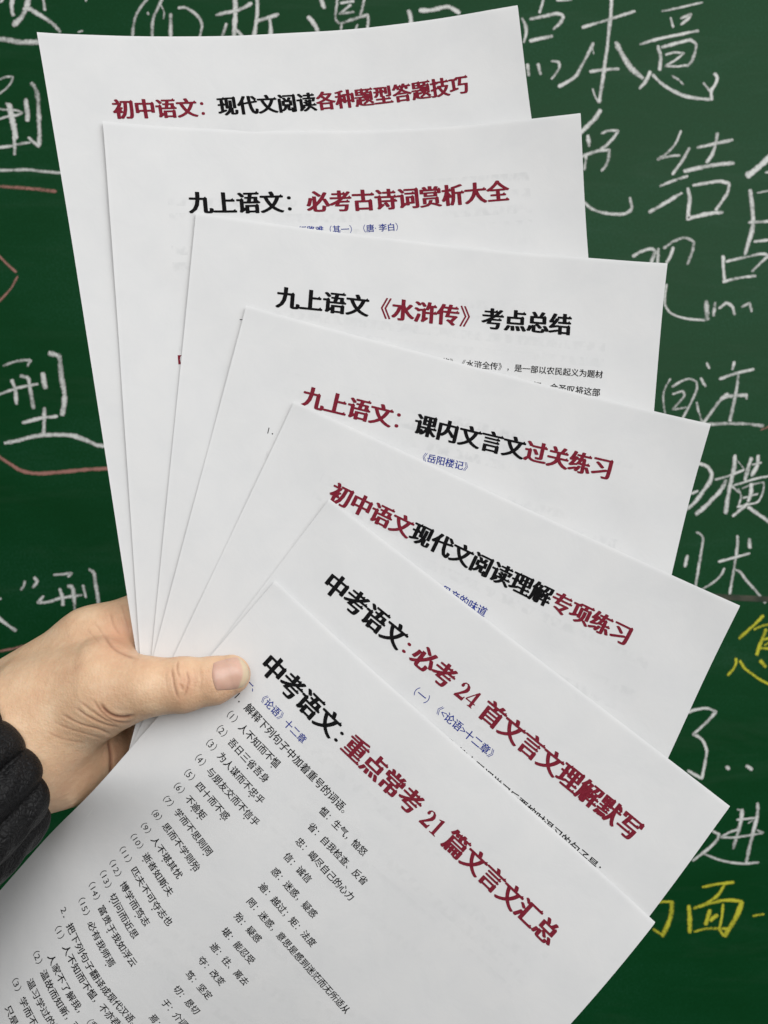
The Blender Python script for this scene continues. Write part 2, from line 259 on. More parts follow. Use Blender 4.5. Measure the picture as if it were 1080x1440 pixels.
CHALK = '''
chalk_character||w|0 0 .1481|45: 115,-60 115,0 112,80 125,145; 58: 280,-60 265,20 235,110 190,180 130,238; 42: 225,85 270,80 340,120 430,175 510,235 570,300; 34: 410,-40 415,20 425,95; 22: -10,22 15,12 30,-10
chalk_dot||w|0 0 .1481|18: 820,-20 815,10
chalk_dot||w|0 0 .1481|14: 740,305 785,292
chalk_underline||w|0 0 .1481|60: -80,355 0,368 80,380 180,400 350,400 420,398
chalk_character||w|0 90 .1389|26: -60,180 0,155 70,130 128,130 120,170 60,250 0,295 -40,320; 58: 90,410 110,500 135,620 160,750; 22: 60,400 115,415; 26: -50,440 0,455 40,462 130,465 200,480 225,495 180,515 80,530 0,555 -60,580; 54: 265,360 265,420 280,500 275,570; 50: 320,195 365,260 385,350 390,450 395,600 400,700 395,820; 38: 395,830 340,790 290,745; 33: -60,855 0,845 120,830 220,805 300,795; 38: 140,740 150,820 148,915
chalk_underline||w|0 90 .1389|36: -60,1070 0,1075 120,1075 260,1070 420,1085 580,1100 640,1102
chalk_underline||p|0 90 .1389|38: -60,1235 0,1240 150,1250 300,1260 440,1275 565,1290
chalk_character||w|160 0 .2222|20: 215,-10 170,45 140,100 125,160 118,250; 22: 310,-15 275,60 250,120 243,180 243,250; 26: 360,90 360,250; 20: 410,50 450,48 500,75 545,120 558,160 545,230 540,260; 9: 300,35 318,75 315,120; 13: 215,78 220,92
chalk_character||w|160 0 .2222|25: 650,95 700,82 760,70 830,45 870,20; 30: 765,-20 770,60 768,120 760,250; 20: 712,150 700,190 680,250; 22: 765,180 800,215 830,250; 26: 905,-20 910,40 905,110 890,210 880,250; 26: 905,130 960,118 1040,90; 26: 985,110 992,160 992,250
chalk_character||w|400 0 .2778|22: 185,-10 200,40; 24: 122,85 145,115 170,160 180,190; 16: 268,-10 262,50 260,100 280,118 340,100 420,75 425,100 418,150; 16: 285,15 350,5; 14: 335,25 280,70 350,60; 16: 405,-10 395,40 385,75; 14: 290,118 285,160; 12: 370,125 360,150
chalk_character||w|400 0 .2778|24: 628,55 640,90 640,120; 22: 685,52 740,52 830,35 885,65
chalk_character||w|720 0 .16667|27: 265,-10 250,50 232,105; 28: 380,0 440,2 500,-2; 34: 155,160 260,140 380,115 430,128; 29: 435,140 410,190 350,245; 29: 85,155 115,220 118,290 100,355; 31: 152,345 240,325 340,305; 34: 130,545 140,635; 29: 220,540 240,625; 24: 335,515 395,525 400,570 370,620 335,665
chalk_character||w|720 0 .16667|33: 840,-30 835,100 820,250 800,420 780,560 765,680 735,860; 29: 595,230 700,200 830,160 1035,95; 30: 685,365 640,460 580,570 540,640 470,690 395,730; 48: 880,360 930,460 1000,570 1100,660; 29: 660,605 760,590 900,580; 19: 680,750 700,810 730,865; 10: 675,380 690,455
chalk_character||w|880 0 .1852|18: 275,85 400,60 580,18; 22: 340,135 360,205; 24: 420,140 495,105 480,135 420,185; 24: 110,335 250,295 420,260 550,232; 28: 245,350 265,430 258,530; 28: 275,358 400,325 490,305 535,335 525,400 490,480 465,500; 20: 305,415 370,398 440,405 370,460 300,500 380,505 460,495; 30: 185,545 150,620 105,670; 30: 205,570 280,640 400,710 520,745 650,755; 27: 655,755 648,690 680,640 695,590 675,560; 21: 590,630 640,690; 22: 350,575 400,605 435,640
chalk_character||w|800 140 .16667|40: 265,90 220,160 160,220 110,270 80,300; 37: 162,305 165,350 170,390; 27: 275,285 340,262 415,265 370,330 310,390 250,430; 30: 90,490 150,465 240,435 340,425 335,490 310,560 275,600; 28: 145,480 130,590; 30: 130,870 200,925 320,960 480,960 530,920 515,830
chalk_character||w|900 160 .16667|22: 345,145 300,250 230,330 150,385 240,360 335,350; 28: 415,290 360,390 275,510; 25: 170,610 280,565 400,525; 32: 80,830 150,790 250,730 350,670; 30: 485,285 600,260 780,220; 33: 655,165 640,240 610,340 565,410; 35: 375,485 500,455 640,430 790,415; 35: 405,630 420,720 410,800 405,885 500,860 600,840 695,830; 31: 450,605 560,585 680,570 750,590 740,660 690,740 640,810
chalk_character||w|900 160 .16667|50: 1150,310 1000,450 905,525; 38: 928,645 945,760 955,900; 16: 990,668 1080,650 1160,640; 30: 920,918 1120,905 1180,900; 24: 1060,495 1120,490
chalk_character||w|880 300 .1852|35: 965,60 965,100 945,180 905,310; 22: 975,215 1100,200; 25: 740,325 740,400 750,510; 23: 765,365 900,335 1060,310 1080,325 1020,380 960,440; 25: 740,520 860,490 985,475
chalk_character||w|880 300 .1852|30: 55,325 120,290 200,270 225,290 205,340 180,400; 26: 248,270 240,390; 26: 290,265 360,215 450,185 515,215 510,270 490,330 468,385; 29: 360,260 340,320 310,375; 18: 310,540 297,640 300,700 340,755 440,795 600,812; 42: 612,670 615,740 618,805; 32: 680,680 665,775; 24: 710,720 765,680 810,710 825,770; 23: 880,710 940,680 955,745
chalk_character||w|910 480 .1574|19: 208,335 165,410 145,480 148,560 160,640 175,700; 23: 225,405 300,360 380,335 440,360 445,420 400,530 360,610 310,700; 23: 230,470 320,445 335,480 290,540 225,610 290,600 350,590
chalk_character||w|910 480 .1574|25: 535,195 555,240; 28: 480,330 520,400; 23: 445,545 455,610 485,700 490,740; 33: 720,470 660,520 590,610 540,680 490,745; 27: 780,185 762,250; 30: 650,335 780,290 950,250; 33: 815,300 800,420 775,550 740,710; 33: 660,510 740,490 890,480; 24: 890,480 888,512
chalk_underline||w|910 480 .1574|34: 480,740 570,742 700,735 850,735 1035,755
chalk_underline||p|910 480 .1574|22: 1020,790 1120,750
chalk_character||w|950 630 .1204|48: 260,180 300,188 370,220 420,290 410,370 340,480 260,590 200,660 120,720; 30: 170,540 260,500
chalk_character||w|950 630 .1204|54: 695,90 680,250 640,430 610,580 585,760; 29: 465,370 620,325 800,255; 14: 805,250 725,150; 54: 590,380 530,490 430,600 330,700 240,770; 54: 885,120 850,230 810,370; 44: 965,90 955,200 890,320; 24: 900,195 1000,170; 26: 665,440 800,400 930,360 1110,325; 29: 665,450 740,520; 26: 735,480 765,560 735,680; 23: 780,470 900,425 1030,400 1030,470 1000,570 960,630 850,660 720,690; 44: 885,420 880,520 850,620; 25: 790,585 960,535; 39: 840,650 760,720 670,795; 44: 850,690 960,770 1120,880
chalk_character||w|940 740 .1296|40: 205,320 180,435; 32: 305,65 345,85 375,120 365,220 340,370 315,520 290,690
chalk_character||w|940 740 .1296|36: 750,105 750,200 730,340 705,500 665,730; 28: 545,385 680,350 880,295; 27: 605,460 570,530 500,600 390,670 330,700; 34: 730,475 770,490 840,580 920,670 980,740 1050,830; 44: 880,140 882,232
chalk_character||y|1000 850 .0903|52: 810,175 700,290 580,400 440,525; 40: 670,385 780,340 950,300 1100,270; 58: 855,390 800,530 740,690 710,780; 38: 820,545 950,520 1100,500; 40: 760,680 950,690 1100,690; 36: 830,640 900,590; 44: 385,840 390,910 350,1000 260,1100; 44: 450,880 520,990 650,1090 780,1180 950,1260 1100,1300; 66: 770,880 850,970
chalk_character||w|940 940 .1389|32: 150,455 190,445 290,415 400,405 480,440 380,550 255,665 340,720 385,830 370,960 340,1110; 32: 340,1115 240,1060 200,1035; 40: 590,995 612,1015; 38: 790,985 845,1022
chalk_character||w|960 1100 .1111|50: 755,350 735,500 690,670 640,840; 23: 695,345 755,360; 29: 690,475 800,465 920,450; 18: 890,480 830,520; 48: 950,270 945,420 900,600 850,800 805,1020; 30: 690,600 580,640 490,695 620,700 800,680 1020,640 940,605; 38: 380,620 460,660 440,720 350,820 250,900 130,990; 33: 240,890 400,960 560,1005 760,1030 960,1015
chalk_character||y|900 1220 .16667|28: 120,295 175,290 262,288; 44: 268,290 262,400 225,500 190,575; 29: 190,570 115,520
chalk_character||y|900 1220 .16667|44: 412,325 420,440 420,545; 26: 530,165 650,140 790,125; 27: 710,150 660,230 560,300 455,345; 27: 500,330 600,300 720,275 860,285; 46: 860,295 820,400 770,490 715,575; 27: 705,575 660,510; 23: 700,310 690,420 670,510; 38: 590,360 555,480; 33: 650,400 595,445; 23: 460,540 560,515 660,515 740,515; 22: 955,408 1045,392
chalk_character||w|0 780 .16667|27: 210,225 200,265 178,295; 31: 290,195 315,225 280,275; 24: 455,170 530,165 605,155 575,185; 25: 365,350 320,405 400,400 500,370 690,340; 31: 505,290 525,360 530,425; 37: 575,265 605,270 625,350 630,470 640,560; 23: 700,260 725,360; 35: 755,125 790,150 805,240 825,360 835,450
chalk_character||w|0 780 .16667|34: -60,480 0,545 60,590 130,640; 20: -20,380 8,370
chalk_underline||p|0 780 .16667|22: -60,830 0,815 100,795 200,770 400,740
chalk_arrow||p|0 340 .236|16: -60,30 0,90 50,140 95,180; 14: 105,205 70,270 0,350 -40,390
chalk_character||w|0 340 .236|18: 20,738 100,712 180,705 165,740; 23: 70,825 90,880 98,965; 27: 125,800 165,810 180,880 198,990; 19: -40,920 0,908 100,872 225,848; 31: 255,785 270,870; 32: 295,665 350,680 365,800 385,920 372,1030; 21: 135,1078 250,1050 340,1040; 25: 265,990 260,1140
chalk_underline||w|0 340 .236|25: 30,1200 100,1185 230,1155 330,1150 430,1155 520,1185 580,1212 640,1216
chalk_underline||p|0 340 .236|22: -40,1262 0,1285 70,1330 130,1365 220,1380 360,1372 480,1360 660,1350
chalk_underline||p|0 900 .2638|12: 430,818 500,832 560,828
chalk_underline||w|0 900 .2638|22: -60,1380 0,1407 30,1420
'''
def catmull(pts, step):
    p = np.array(pts, float)
    if len(p) == 2:
        n = max(2, int(np.linalg.norm(p[1] - p[0]) / step) + 1)
        return p[0] + (p[1] - p[0]) * np.linspace(0, 1, n)[:, None]
    out = []
    q = np.vstack([2 * p[0] - p[1], p, 2 * p[-1] - p[-2]])
    for i in range(1, len(q) - 2):
        a, b, c, d = q[i - 1], q[i], q[i + 1], q[i + 2]
        # keep sharp corners sharp: damp the tangents there
        def tang(u, v, w):
            e, f = v - u, w - v; le, lf = np.linalg.norm(e) + 1e-9, np.linalg.norm(f) + 1e-9
            cs = float(e @ f / le / lf); k = max(0.0, cs) ** .7
            return k * (e / le + f / lf) * .5
        L = np.linalg.norm(c - b) + 1e-9
        t0, t1 = tang(a, b, c) * L, tang(b, c, d) * L
        n = max(2, int(L / step))
        for k in range(n):
            t = k / n; h = 2 * t**3 - 3 * t**2 + 1
            out.append(h * b + (t**3 - 2 * t**2 + t) * t0 + (1 - h) * c + (t**3 - t**2) * t1)
    out.append(p[-1]); return np.array(out)

rng = np.random.RandomState(11)
lift = [0]
for row in CHALK.strip().splitlines():
    name, lab, colr, org, strokes = row.split('|')
    ox, oy, sc = map(float, org.split())
    V, FA, UV = [], [], []
    for st in strokes.split(';'):
        w, pts = st.split(':'); w = float(w) * sc * BD / F
        P = [tuple(map(float, q.split(','))) for q in pts.split()]
        lift[0] = (lift[0] + 1) % 9
        lf = .25 + .035 * lift[0]
        P = [on_board(ox + x * sc, oy + y * sc, lf)[:2] for x, y in P]
        C = catmull(P, 1.1)
        # extend the ends by a third of the width: the chalk's own footprint
        for (i, j) in ((0, 1), (-1, -2)):
            d = C[i] - C[j]; d /= np.linalg.norm(d) + 1e-9; C[i] = C[i] + d * w * .22
        T = np.gradient(C, axis=0); T /= np.linalg.norm(T, axis=1)[:, None] + 1e-9
        N = np.stack([-T[:, 1], T[:, 0]], 1)
        n = len(C)
        prof = 1 + .10 * np.interp(np.arange(n), np.arange(0, n + 6, 5), rng.randn(len(np.arange(0, n + 6, 5))))
        prof *= np.where((np.arange(n) < 1) | (np.arange(n) > n - 2), .72, 1)
        dens = np.interp(np.arange(n), np.linspace(0, n, 4), rng.uniform(.25, .85, 4))
        b0 = len(V)
        for i in range(n):
            for k, s in enumerate((-.5, -.25, 0, .25, .5)):
                jit = rng.uniform(-.09, .09) * w if abs(s) == .5 else 0
                q = C[i] + N[i] * (s * w * prof[i] + jit)
                V.append((q[0], q[1], BD - lf)); UV.append((s + .5, dens[i]))
        for i in range(n - 1):
            for k in range(4):
                a0 = b0 + i * 5 + k
                FA.append((a0, a0 + 1, a0 + 6, a0 + 5))
    mesh_obj(name, W(np.array(V)), FA, M_CHALK[colr], board, uvs=UV)

# ------------------------------------------------------------------ printed sheets
SHEETS = [
    ([-19.192, -67.658, 343.015], [[0.973488, 0.166505, -0.156833], [-0.155446, 0.984567, 0.080404], [0.1678, -0.053893, 0.984347]], [4.535, 0.624, 3.149, 0.881, -4.483, 0.879, -3.546]),
    ([-4.087, -24.377, 340.442], [[0.986524, 0.0853, -0.139619], [-0.07407, 0.99373, 0.083749], [0.145887, -0.072279, 0.986657]], [4.006, -1.522, -0.01, 0.344, -5.905, 1.333, -3.734]),
    ([10.506, 27.246, 336.818], [[0.988393, -0.07849, -0.130068], [0.087099, 0.994277, 0.061865], [0.124467, -0.072476, 0.989573]], [3.978, -1.002, -0.704, 1.544, -1.381, 4.362, -3.006]),
    ([6.847, 80.016, 332.022], [[0.963678, -0.235986, -0.125042], [0.242641, 0.969259, 0.04076], [0.11158, -0.06962, 0.991314]], [3.296, -0.941, -2.462, 1.466, -0.373, 5.447, -3.823]),
    ([-4.729, 131.082, 325.865], [[0.90282, -0.416796, -0.105818], [0.419158, 0.907913, 9.4e-05], [0.096035, -0.044439, 0.994385]], [2.324, -3.809, -5.88, 2.55, 0.277, 4.278, -4.7]),
    ([-29.221, 176.906, 320.352], [[0.79026, -0.607953, -0.076693], [0.60515, 0.793973, -0.058316], [0.096346, -0.000326, 0.995348]], [2.44, -9.711, -10.112, 5.465, 0.531, -1.229, -3.888]),
    ([-64.585, 211.736, 318.992], [[0.746801, -0.663515, -0.045129], [0.653847, 0.744932, -0.132518], [0.121545, 0.069457, 0.990153]], [0.823, -14.713, -9.52, 4.753, 1.729, -4.717, 2.176]),
]
LINES = [
    (0, 'T:rrrrrkkkkkrrrrrrrr', '初中语文：现代文阅读各种题型答题技巧', 24.812, 30.996, 8.804, -0.04),
    (1, 'T:kkkkkrrrrrrrrr', '九上语文：必考古诗词赏析大全', 32.464, 32.844, 10.272, -0.146),
    (2, 'T:kkkkrrrrrkkkk', '九上语文《水浒传》考点总结', 37.436, 32.354, 10.207, -0.125),
    (3, 'T:rrrrrkkkkkrrrr', '九上语文：课内文言文过关练习', 32.733, 31.866, 10.084, -0.147),
    (4, 'T:rrrrkkkkkkkrrrr', '初中语文现代文阅读理解专项练习', 30.373, 28.347, 9.616, 0.249),
    (5, 'T:kkkkrrrrrrrrrrrrrrrr', '中考语文:必考 24 首文言文理解默写', 19.221, 27.134, 10.485, 0.351),
    (6, 'T:kkkkkrrrrrrrrrrrrrr', '中考语文:重点常考 21 篇文言文汇总', 17.722, 25.915, 10.302, 0.426),
    (6, 'B', '一、《论语》十二章', 17.508, 36.731, 3.806, 0.294),
    (6, 'K', '1．解释下列句子中加着重号的词语。', 17.909, 43.701, 4.105, 0.365),
    (6, 'K:8', '（1）人不知而不愠', 18.027, 50.876, 3.768, 0.303),
    (6, 'K', '愠：生气，恼怒', 74.565, 55.43, 3.768, 0.303),
    (6, 'K:6', '（2）吾日三省吾身', 18.615, 57.745, 3.762, 0.365),
    (6, 'K', '省：自我检查、反省', 75.182, 63.23, 3.762, 0.365),
    (6, 'K:8', '（3）为人谋而不忠乎', 19.085, 64.446, 3.755, 0.433),
    (6, 'K', '忠：竭尽自己的心力', 75.331, 70.925, 3.755, 0.433),
    (6, 'K:9', '（4）与朋友交而不信乎', 19.639, 71.714, 3.752, 0.461),
    (6, 'K', '信：诚信', 75.671, 78.594, 3.752, 0.461),
    (6, 'K:7', '（5）四十而不惑', 20.218, 78.864, 3.746, 0.507),
    (6, 'K', '惑：迷惑，疑惑', 75.775, 86.379, 3.746, 0.507),
    (6, 'K:4,5', '（6）不逾矩', 20.607, 85.628, 3.735, 0.582),
    (6, 'K', '逾：越过；矩：法度', 76.063, 94.274, 3.735, 0.582),
    (6, 'K:8', '（7）学而不思则罔', 20.88, 92.803, 3.729, 0.621),
    (6, 'K', '罔：迷惑，意思是感到迷茫而无所适从', 76.319, 102.033, 3.729, 0.621),
    (6, 'K:8', '（8）思而不学则殆', 21.257, 100.899, 3.73, 0.614),
    (6, 'K', '殆：疑惑', 76.477, 109.985, 3.73, 0.614),
    (6, 'K:5', '（9）人不堪其忧', 21.709, 108.662, 3.726, 0.635),
    (6, 'K', '堪：能忍受', 76.676, 118.029, 3.726, 0.635),
    (6, 'K:4', '（10）逝者如斯夫', 21.735, 115.667, 3.717, 0.687),
    (6, 'K', '逝：往、离去', 77.289, 125.942, 3.717, 0.687),
    (6, 'K:8', '（11）匹夫不可夺志也', 22.03, 123.637, 3.72, 0.669),
    (6, 'K', '夺：改变', 77.257, 133.567, 3.72, 0.669),
    (6, 'K:7', '（12）博学而笃志', 22.695, 131.05, 3.712, 0.713),
    (6, 'K', '笃：坚定', 77.295, 141.53, 3.712, 0.713),
    (6, 'K:4', '（13）切问而近思', 22.755, 137.142, 3.687, 0.831),
    (6, 'K', '切：恳切', 77.807, 149.552, 3.687, 0.831),
    (6, 'K:6', '（14）富贵于我如浮云', 22.514, 143.974, 3.677, 0.877),
    (6, 'K', '于：介词，对', 77.926, 157.185, 3.677, 0.877),
    (6, 'K:8', '（15）必有我师焉', 23.515, 151.253, 3.659, 0.949),
    (6, 'K', '焉：于此，在其中', 78.34, 165.467, 3.659, 0.949),
    (6, 'K', '2．把下列句子翻译成现代汉语。', 23.26, 160.983, 3.761, 0.822),
    (6, 'K', '（1）人不知而不愠，不亦君子乎？', 23.794, 166.69, 3.761, 0.822),
    (6, 'K', '人家不了解我，（我却）不恼怒。', 31.269, 176.344, 3.761, 0.822),
    (6, 'K', '（2）温故而知新，可以为师矣。', 23.81, 180.667, 3.761, 0.822),
    (6, 'K', '温习学过的知识，可以从中获得新的理解。', 31.572, 189.748, 3.761, 0.822),
    (6, 'K', '（3）学而不思则罔，', 24.679, 194.92, 3.761, 0.822),
    (6, 'K', '只是读书却不思考，', 32.162, 204.284, 3.761, 0.822),
    (5, 'B', '（一）《<论语>十二章》', 73.95, 41.414, 4.367, 0.218),
    (5, 'K', '1．《学而》篇中强调学习后要按时温习的句子是：', 79.931, 50.256, 4.746, 0.19),
    (4, 'B', '母亲的味道', 90.642, 46.89, 4.49, 0.301),
    (3, 'B', '《岳阳楼记》', 87.952, 44.589, 4.15, -0.088),
    (3, 'K', '1．解释下列加点词', 21.669, 50.314, 3.749, -0.08),
    (2, 'K', '又名《忠义水浒传》《水浒全传》，是一部以农民起义为题材', 87.028, 53.055, 3.666, -0.039),
    (2, 'K', '的章回体长篇小说。明末清初，金圣叹将这部', 108.458, 58.469, 3.849, 0.09),
    (2, 'K', '一、作品简介', 22.68, 44.478, 3.75, -0.046),
    (1, 'B', '行路难（其一）（唐·李白）', 79.174, 45.091, 3.816, -0.054),
    (1, 'D', '【题解】', 21.246, 101.76, 4.0, -0.057),
    (1, 'K', '李白', 121.312, 53.524, 3.75, -0.053),
]

TH = .16                                            # thickness of a stapled packet, mm
def wave(i, u, v):
    s = i * .45
    return (.20 * np.sin(u / 13 + v / 29 + s) + .20 * np.sin(v / 17 - u / 41 + 1.4 * s) + .10 * np.sin(u / 7.5 - v / 11 + 3 * s) * np.exp(-((v - 40) / 70) ** 2))
def droop(i, u, v):
    # below the hand the whole stack sags away along its free lower-left edge
    T, Rm, _ = SHEETS[i]
    x = T[0] + Rm[0][0] * (u - 105) + Rm[0][1] * (v - 148.5); y = T[1] + Rm[1][0] * (u - 105) + Rm[1][1] * (v - 148.5)
    s = .77 * x + .64 * y
    f = np.clip((y - 106) / 48, 0, 1); f = f * f * (3 - 2 * f)
    return -28.0 * np.clip((42 - s) / 58, 0, 1.6) ** 2 * f
# corner curl, a shallow dent, and one soft crease per sheet
CORNER = [(.8, .35, 60, 20, 150, 40, .9), (1.1, .4, 150, 70, 60, 90, 2.3), (-.6, .45, 185, 60, 190, 30, .5), (1.3, .5, 160, 30, 185, 40, 2.5),
          (.7, .4, 190, 50, 120, 60, .7), (-.8, .35, 170, 60, 60, 40, 2.1), (1.2, .4, 150, 120, 190, 90, .6)]
def bend(i, u, v):
    p = SHEETS[i][2]
    U = (u - 105) / 105; V = (v - 148.5) / 148.5
    lip = -.20 * np.clip(1 - v / 1.8, 0, 1) ** 2 + .09 * np.clip(1 - u / 1.5, 0, 1) ** 2
    a = CORNER[i]
    w0 = a[0] * .6 * np.exp(-(((210 - u) + v) / 26) ** 2) + a[1] * np.exp(-((np.hypot(u - a[2], v - a[3])) / 28) ** 2)
    d = (u - a[4]) * math.cos(a[6]) + (v - a[5]) * math.sin(a[6])
    lip = lip + w0 + .26 * np.exp(-(d / 8) ** 2) * np.exp(-((v - 60) / 60) ** 2)
    return lip + .5 * np.exp(-((u + v) / 6.5) ** 2) + droop(i, u, v) + p[0] * U * U + p[1] * U * V + p[2] * V * V + p[3] * U**3 + p[4] * U * U * V + p[5] * U * V * V + p[6] * V**3 + wave(i, u, v)
def sheet_pt(i, u, v, h=0.0):
    """sheet millimetres -> the sheet object's own local metres, h above the paper"""
    u = np.asarray(u, float); v = np.asarray(v, float)
    w = bend(i, u, v); e = .25
    wu = (bend(i, u + e, v) - w) / e; wv = (bend(i, u, v + e) - w) / e
    n = np.stack([-wu, wv, np.ones_like(w)], -1); n /= np.linalg.norm(n, axis=-1)[..., None]
    return (np.stack([u - 105, 148.5 - v, w], -1) + n * np.asarray(h)[..., None]) / 1000.0

SHEET_LABELS = [
 ('rearmost white sheet in the fan, its title red, black, then red again', .08),
 ('second sheet from the back, black and red title with blue line under it', .34),
 ('third sheet from the back, title with red book name in angled brackets', .20),
 ('middle sheet of the fan, title red, black, red over a blue bracketed line', .38),
 ('fifth sheet from the back, long title red then black then red, no colon', .26),
 ('second sheet from the front, title with the number 24', .15),
 ('front sheet under the thumb, covered in small black text, title with number 21', .14)]
NU, NV = 90, 116
sheets = []
for i in range(7):
    T, R, _ = SHEETS[i]; R = np.array(R)
    uu, vv_ = np.meshgrid(np.r_[0, .4, .8, 1.2, 1.6, np.linspace(2.4, 210, NU - 5)], np.r_[0, .45, .9, 1.35, 1.9, np.linspace(2.8, 297, NV - 5)])
    front = sheet_pt(i, uu.ravel(), vv_.ravel()); back = sheet_pt(i, uu.ravel(), vv_.ravel(), -TH)
    n = NU * NV
    V = list(front) + list(back); UV = list(np.stack([uu.ravel(), vv_.ravel()], 1) / 10.0) * 2
    FA = []
    for r in range(NV - 1):
        for c in range(NU - 1):
            a0 = r * NU + c
            FA.append((a0, a0 + NU, a0 + NU + 1, a0 + 1)); FA.append((n + a0, n + a0 + 1, n + a0 + NU + 1, n + a0 + NU))
    rim = [c for c in range(NU)] + [r * NU + NU - 1 for r in range(1, NV)] + [(NV - 1) * NU + c for c in range(NU - 2, -1, -1)] + [r * NU for r in range(NV - 2, 0, -1)]
    b0 = len(V)
    V += [front[k] for k in rim] + [back[k] for k in rim]; UV += [UV[k] for k in rim] * 2
    L = len(rim)
    for k in range(L):
        k2 = (k + 1) % L
        FA.append((b0 + k, b0 + k2, b0 + L + k2, b0 + L + k))
    o = mesh_obj('printed_sheet', V, FA, paper_material('paper', SHEET_LABELS[i][1], 3.7 * i + 1), None, True, uvs=UV)
    t = W(np.array(T))
    cols = [W(R[:, 0]) - W(np.zeros(3)), -(W(R[:, 1]) - W(np.zeros(3))), -(W(R[:, 2]) - W(np.zeros(3)))]
    m3 = Matrix([[cols[c][r] * 1000 for c in range(3)] for r in range(3)])
    o.matrix_world = Matrix.Translation(Vector(t)) @ m3.normalized().to_4x4()
    tag(o, SHEET_LABELS[i][0], 'paper sheet', 'printed sheets fanned out in the hand')
    sheets.append(o)

# --- lettering: glyph outlines thickened sideways, with the little triangles of a Song typeface
GL = {}
def poly_tris(P):
    from mathutils.geometry import tessellate_polygon
    return tessellate_polygon([[Vector((x, y, 0)) for x, y in P]])
DIGIT = {   # bold Roman numerals drawn as outlines (em units, baseline 0)
 '2': [(.03, 0), (.45, 0), (.47, .20), (.43, .20), (.39, .13), (.20, .13), (.33, .27), (.44, .40), (.46, .52), (.40, .64), (.28, .70), (.14, .68), (.06, .60), (.04, .50), (.10, .45), (.17, .48), (.18, .55), (.15, .60), (.20, .655), (.27, .63), (.31, .53), (.28, .41), (.17, .24), (.03, .07)],
 '1': [(.10, 0), (.42, 0), (.42, .035), (.34, .05), (.34, .70), (.30, .70), (.10, .62), (.10, .59), (.20, .60), (.20, .05), (.10, .035)],
 '4': [(.22, 0), (.46, 0), (.46, .03), (.41, .045), (.41, .17), (.49, .17), (.49, .22), (.41, .22), (.41, .70), (.33, .70), (.02, .23), (.02, .17), (.28, .17), (.28, .045), (.22, .03)]}
DIGIT['【'] = [(.56, -.12), (.97, -.12), (.82, .08), (.76, .38), (.82, .68), (.97, .88), (.56, .88)]
DIGIT4_HOLE = [(.28, .22), (.28, .53), (.075, .22)]

def raw_glyph(ch, off):
    c = bpy.data.curves.new('g', 'FONT'); c.body = ch; c.size = 1.0; c.resolution_u = 3; c.offset = off
    o = bpy.data.objects.new('g', c); COL.objects.link(o)
    bpy.context.view_layer.update()
    dg = bpy.context.evaluated_depsgraph_get()
    me = bpy.data.meshes.new_from_object(o.evaluated_get(dg))
    V = np.array([(v.co.x, v.co.y) for v in me.vertices]) if len(me.vertices) else np.zeros((0, 2))
    P = [tuple(p.vertices) for p in me.polygons]
    flip = [me.polygons[k].normal.z < 0 for k in range(len(P))]
    P = [tuple(reversed(p)) if f else p for p, f in zip(P, flip)]
    bpy.data.objects.remove(o); bpy.data.curves.remove(c); bpy.data.meshes.remove(me)
    return V, P

def loops_of(V, P):
    cnt = {}
    for p in P:
        for a, b in zip(p, p[1:] + p[:1]):
            cnt[(a, b)] = cnt.get((a, b), 0) + 1
    nxt = {a: b for (a, b) in cnt if (b, a) not in cnt}
    loops = []; seen = set()
    for s in list(nxt):
        if s in seen: continue
        lp = []; k = s
        while k not in seen and k in nxt:
            seen.add(k); lp.append(k); k = nxt[k]
        if len(lp) > 2: loops.append(V[lp])
    res = []
    for L in loops:                                     # drop collinear points
        keep = []
        n = len(L)
        for i in range(n):
            a, b, c = L[i - 1], L[i], L[(i + 1) % n]
            d1, d2 = b - a, c - b
            if np.linalg.norm(d2) < 1e-6: continue
            cr = d1[0] * d2[1] - d1[1] * d2[0]
            if abs(cr) > 1e-3 * (np.linalg.norm(d1) * np.linalg.norm(d2) + 1e-12) * 20: keep.append(b)
        if len(keep) > 2: res.append(np.array(keep))
    return res

def serifs(V, P, k):
    out = []
    for L in loops_of(V, P):
        n = len(L)
        for i in range(n):
            z, a, b, c = L[i - 1], L[i], L[(i + 1) % n], L[(i + 2) % n]
            pz, d, nx = a - z, b - a, c - b
            ld, lp, ln = map(np.linalg.norm, (d, pz, nx))
            hor = lambda e: abs(e[1]) < .18 * abs(e[0]); ver = lambda e: abs(e[0]) < .18 * abs(e[1])
            if ld < .1 and ver(d) and d[1] > 0 and hor(pz) and pz[0] > .10 and hor(nx) and nx[0] < -.10:      # right end of a bar
                out.append([(b[0] - .13 * k, b[1] - .004), (b[0] + .012, b[1] - .03), (b[0] - .035 * k, b[1] + .07 * k)])
            elif ver(d) and d[1] > .12 and hor(nx) and nx[0] < -.12:                                          # shoulder of a box
                out.append([(b[0] - .12 * k, b[1] - .004), (b[0] + .045 * k, b[1] - .02), (b[0] - .02 * k, b[1] + .06 * k)])
            elif ld < .1 and hor(d) and d[0] < 0 and ver(pz) and pz[1] > .12 and ver(nx) and nx[1] < -.12:    # top of a stem
                out.append([(b[0] - .05 * k, b[1] + .02 * k), (b[0] + .004, b[1] - .07 * k), (a[0] + .02 * k, a[1] - .012)])
    return out

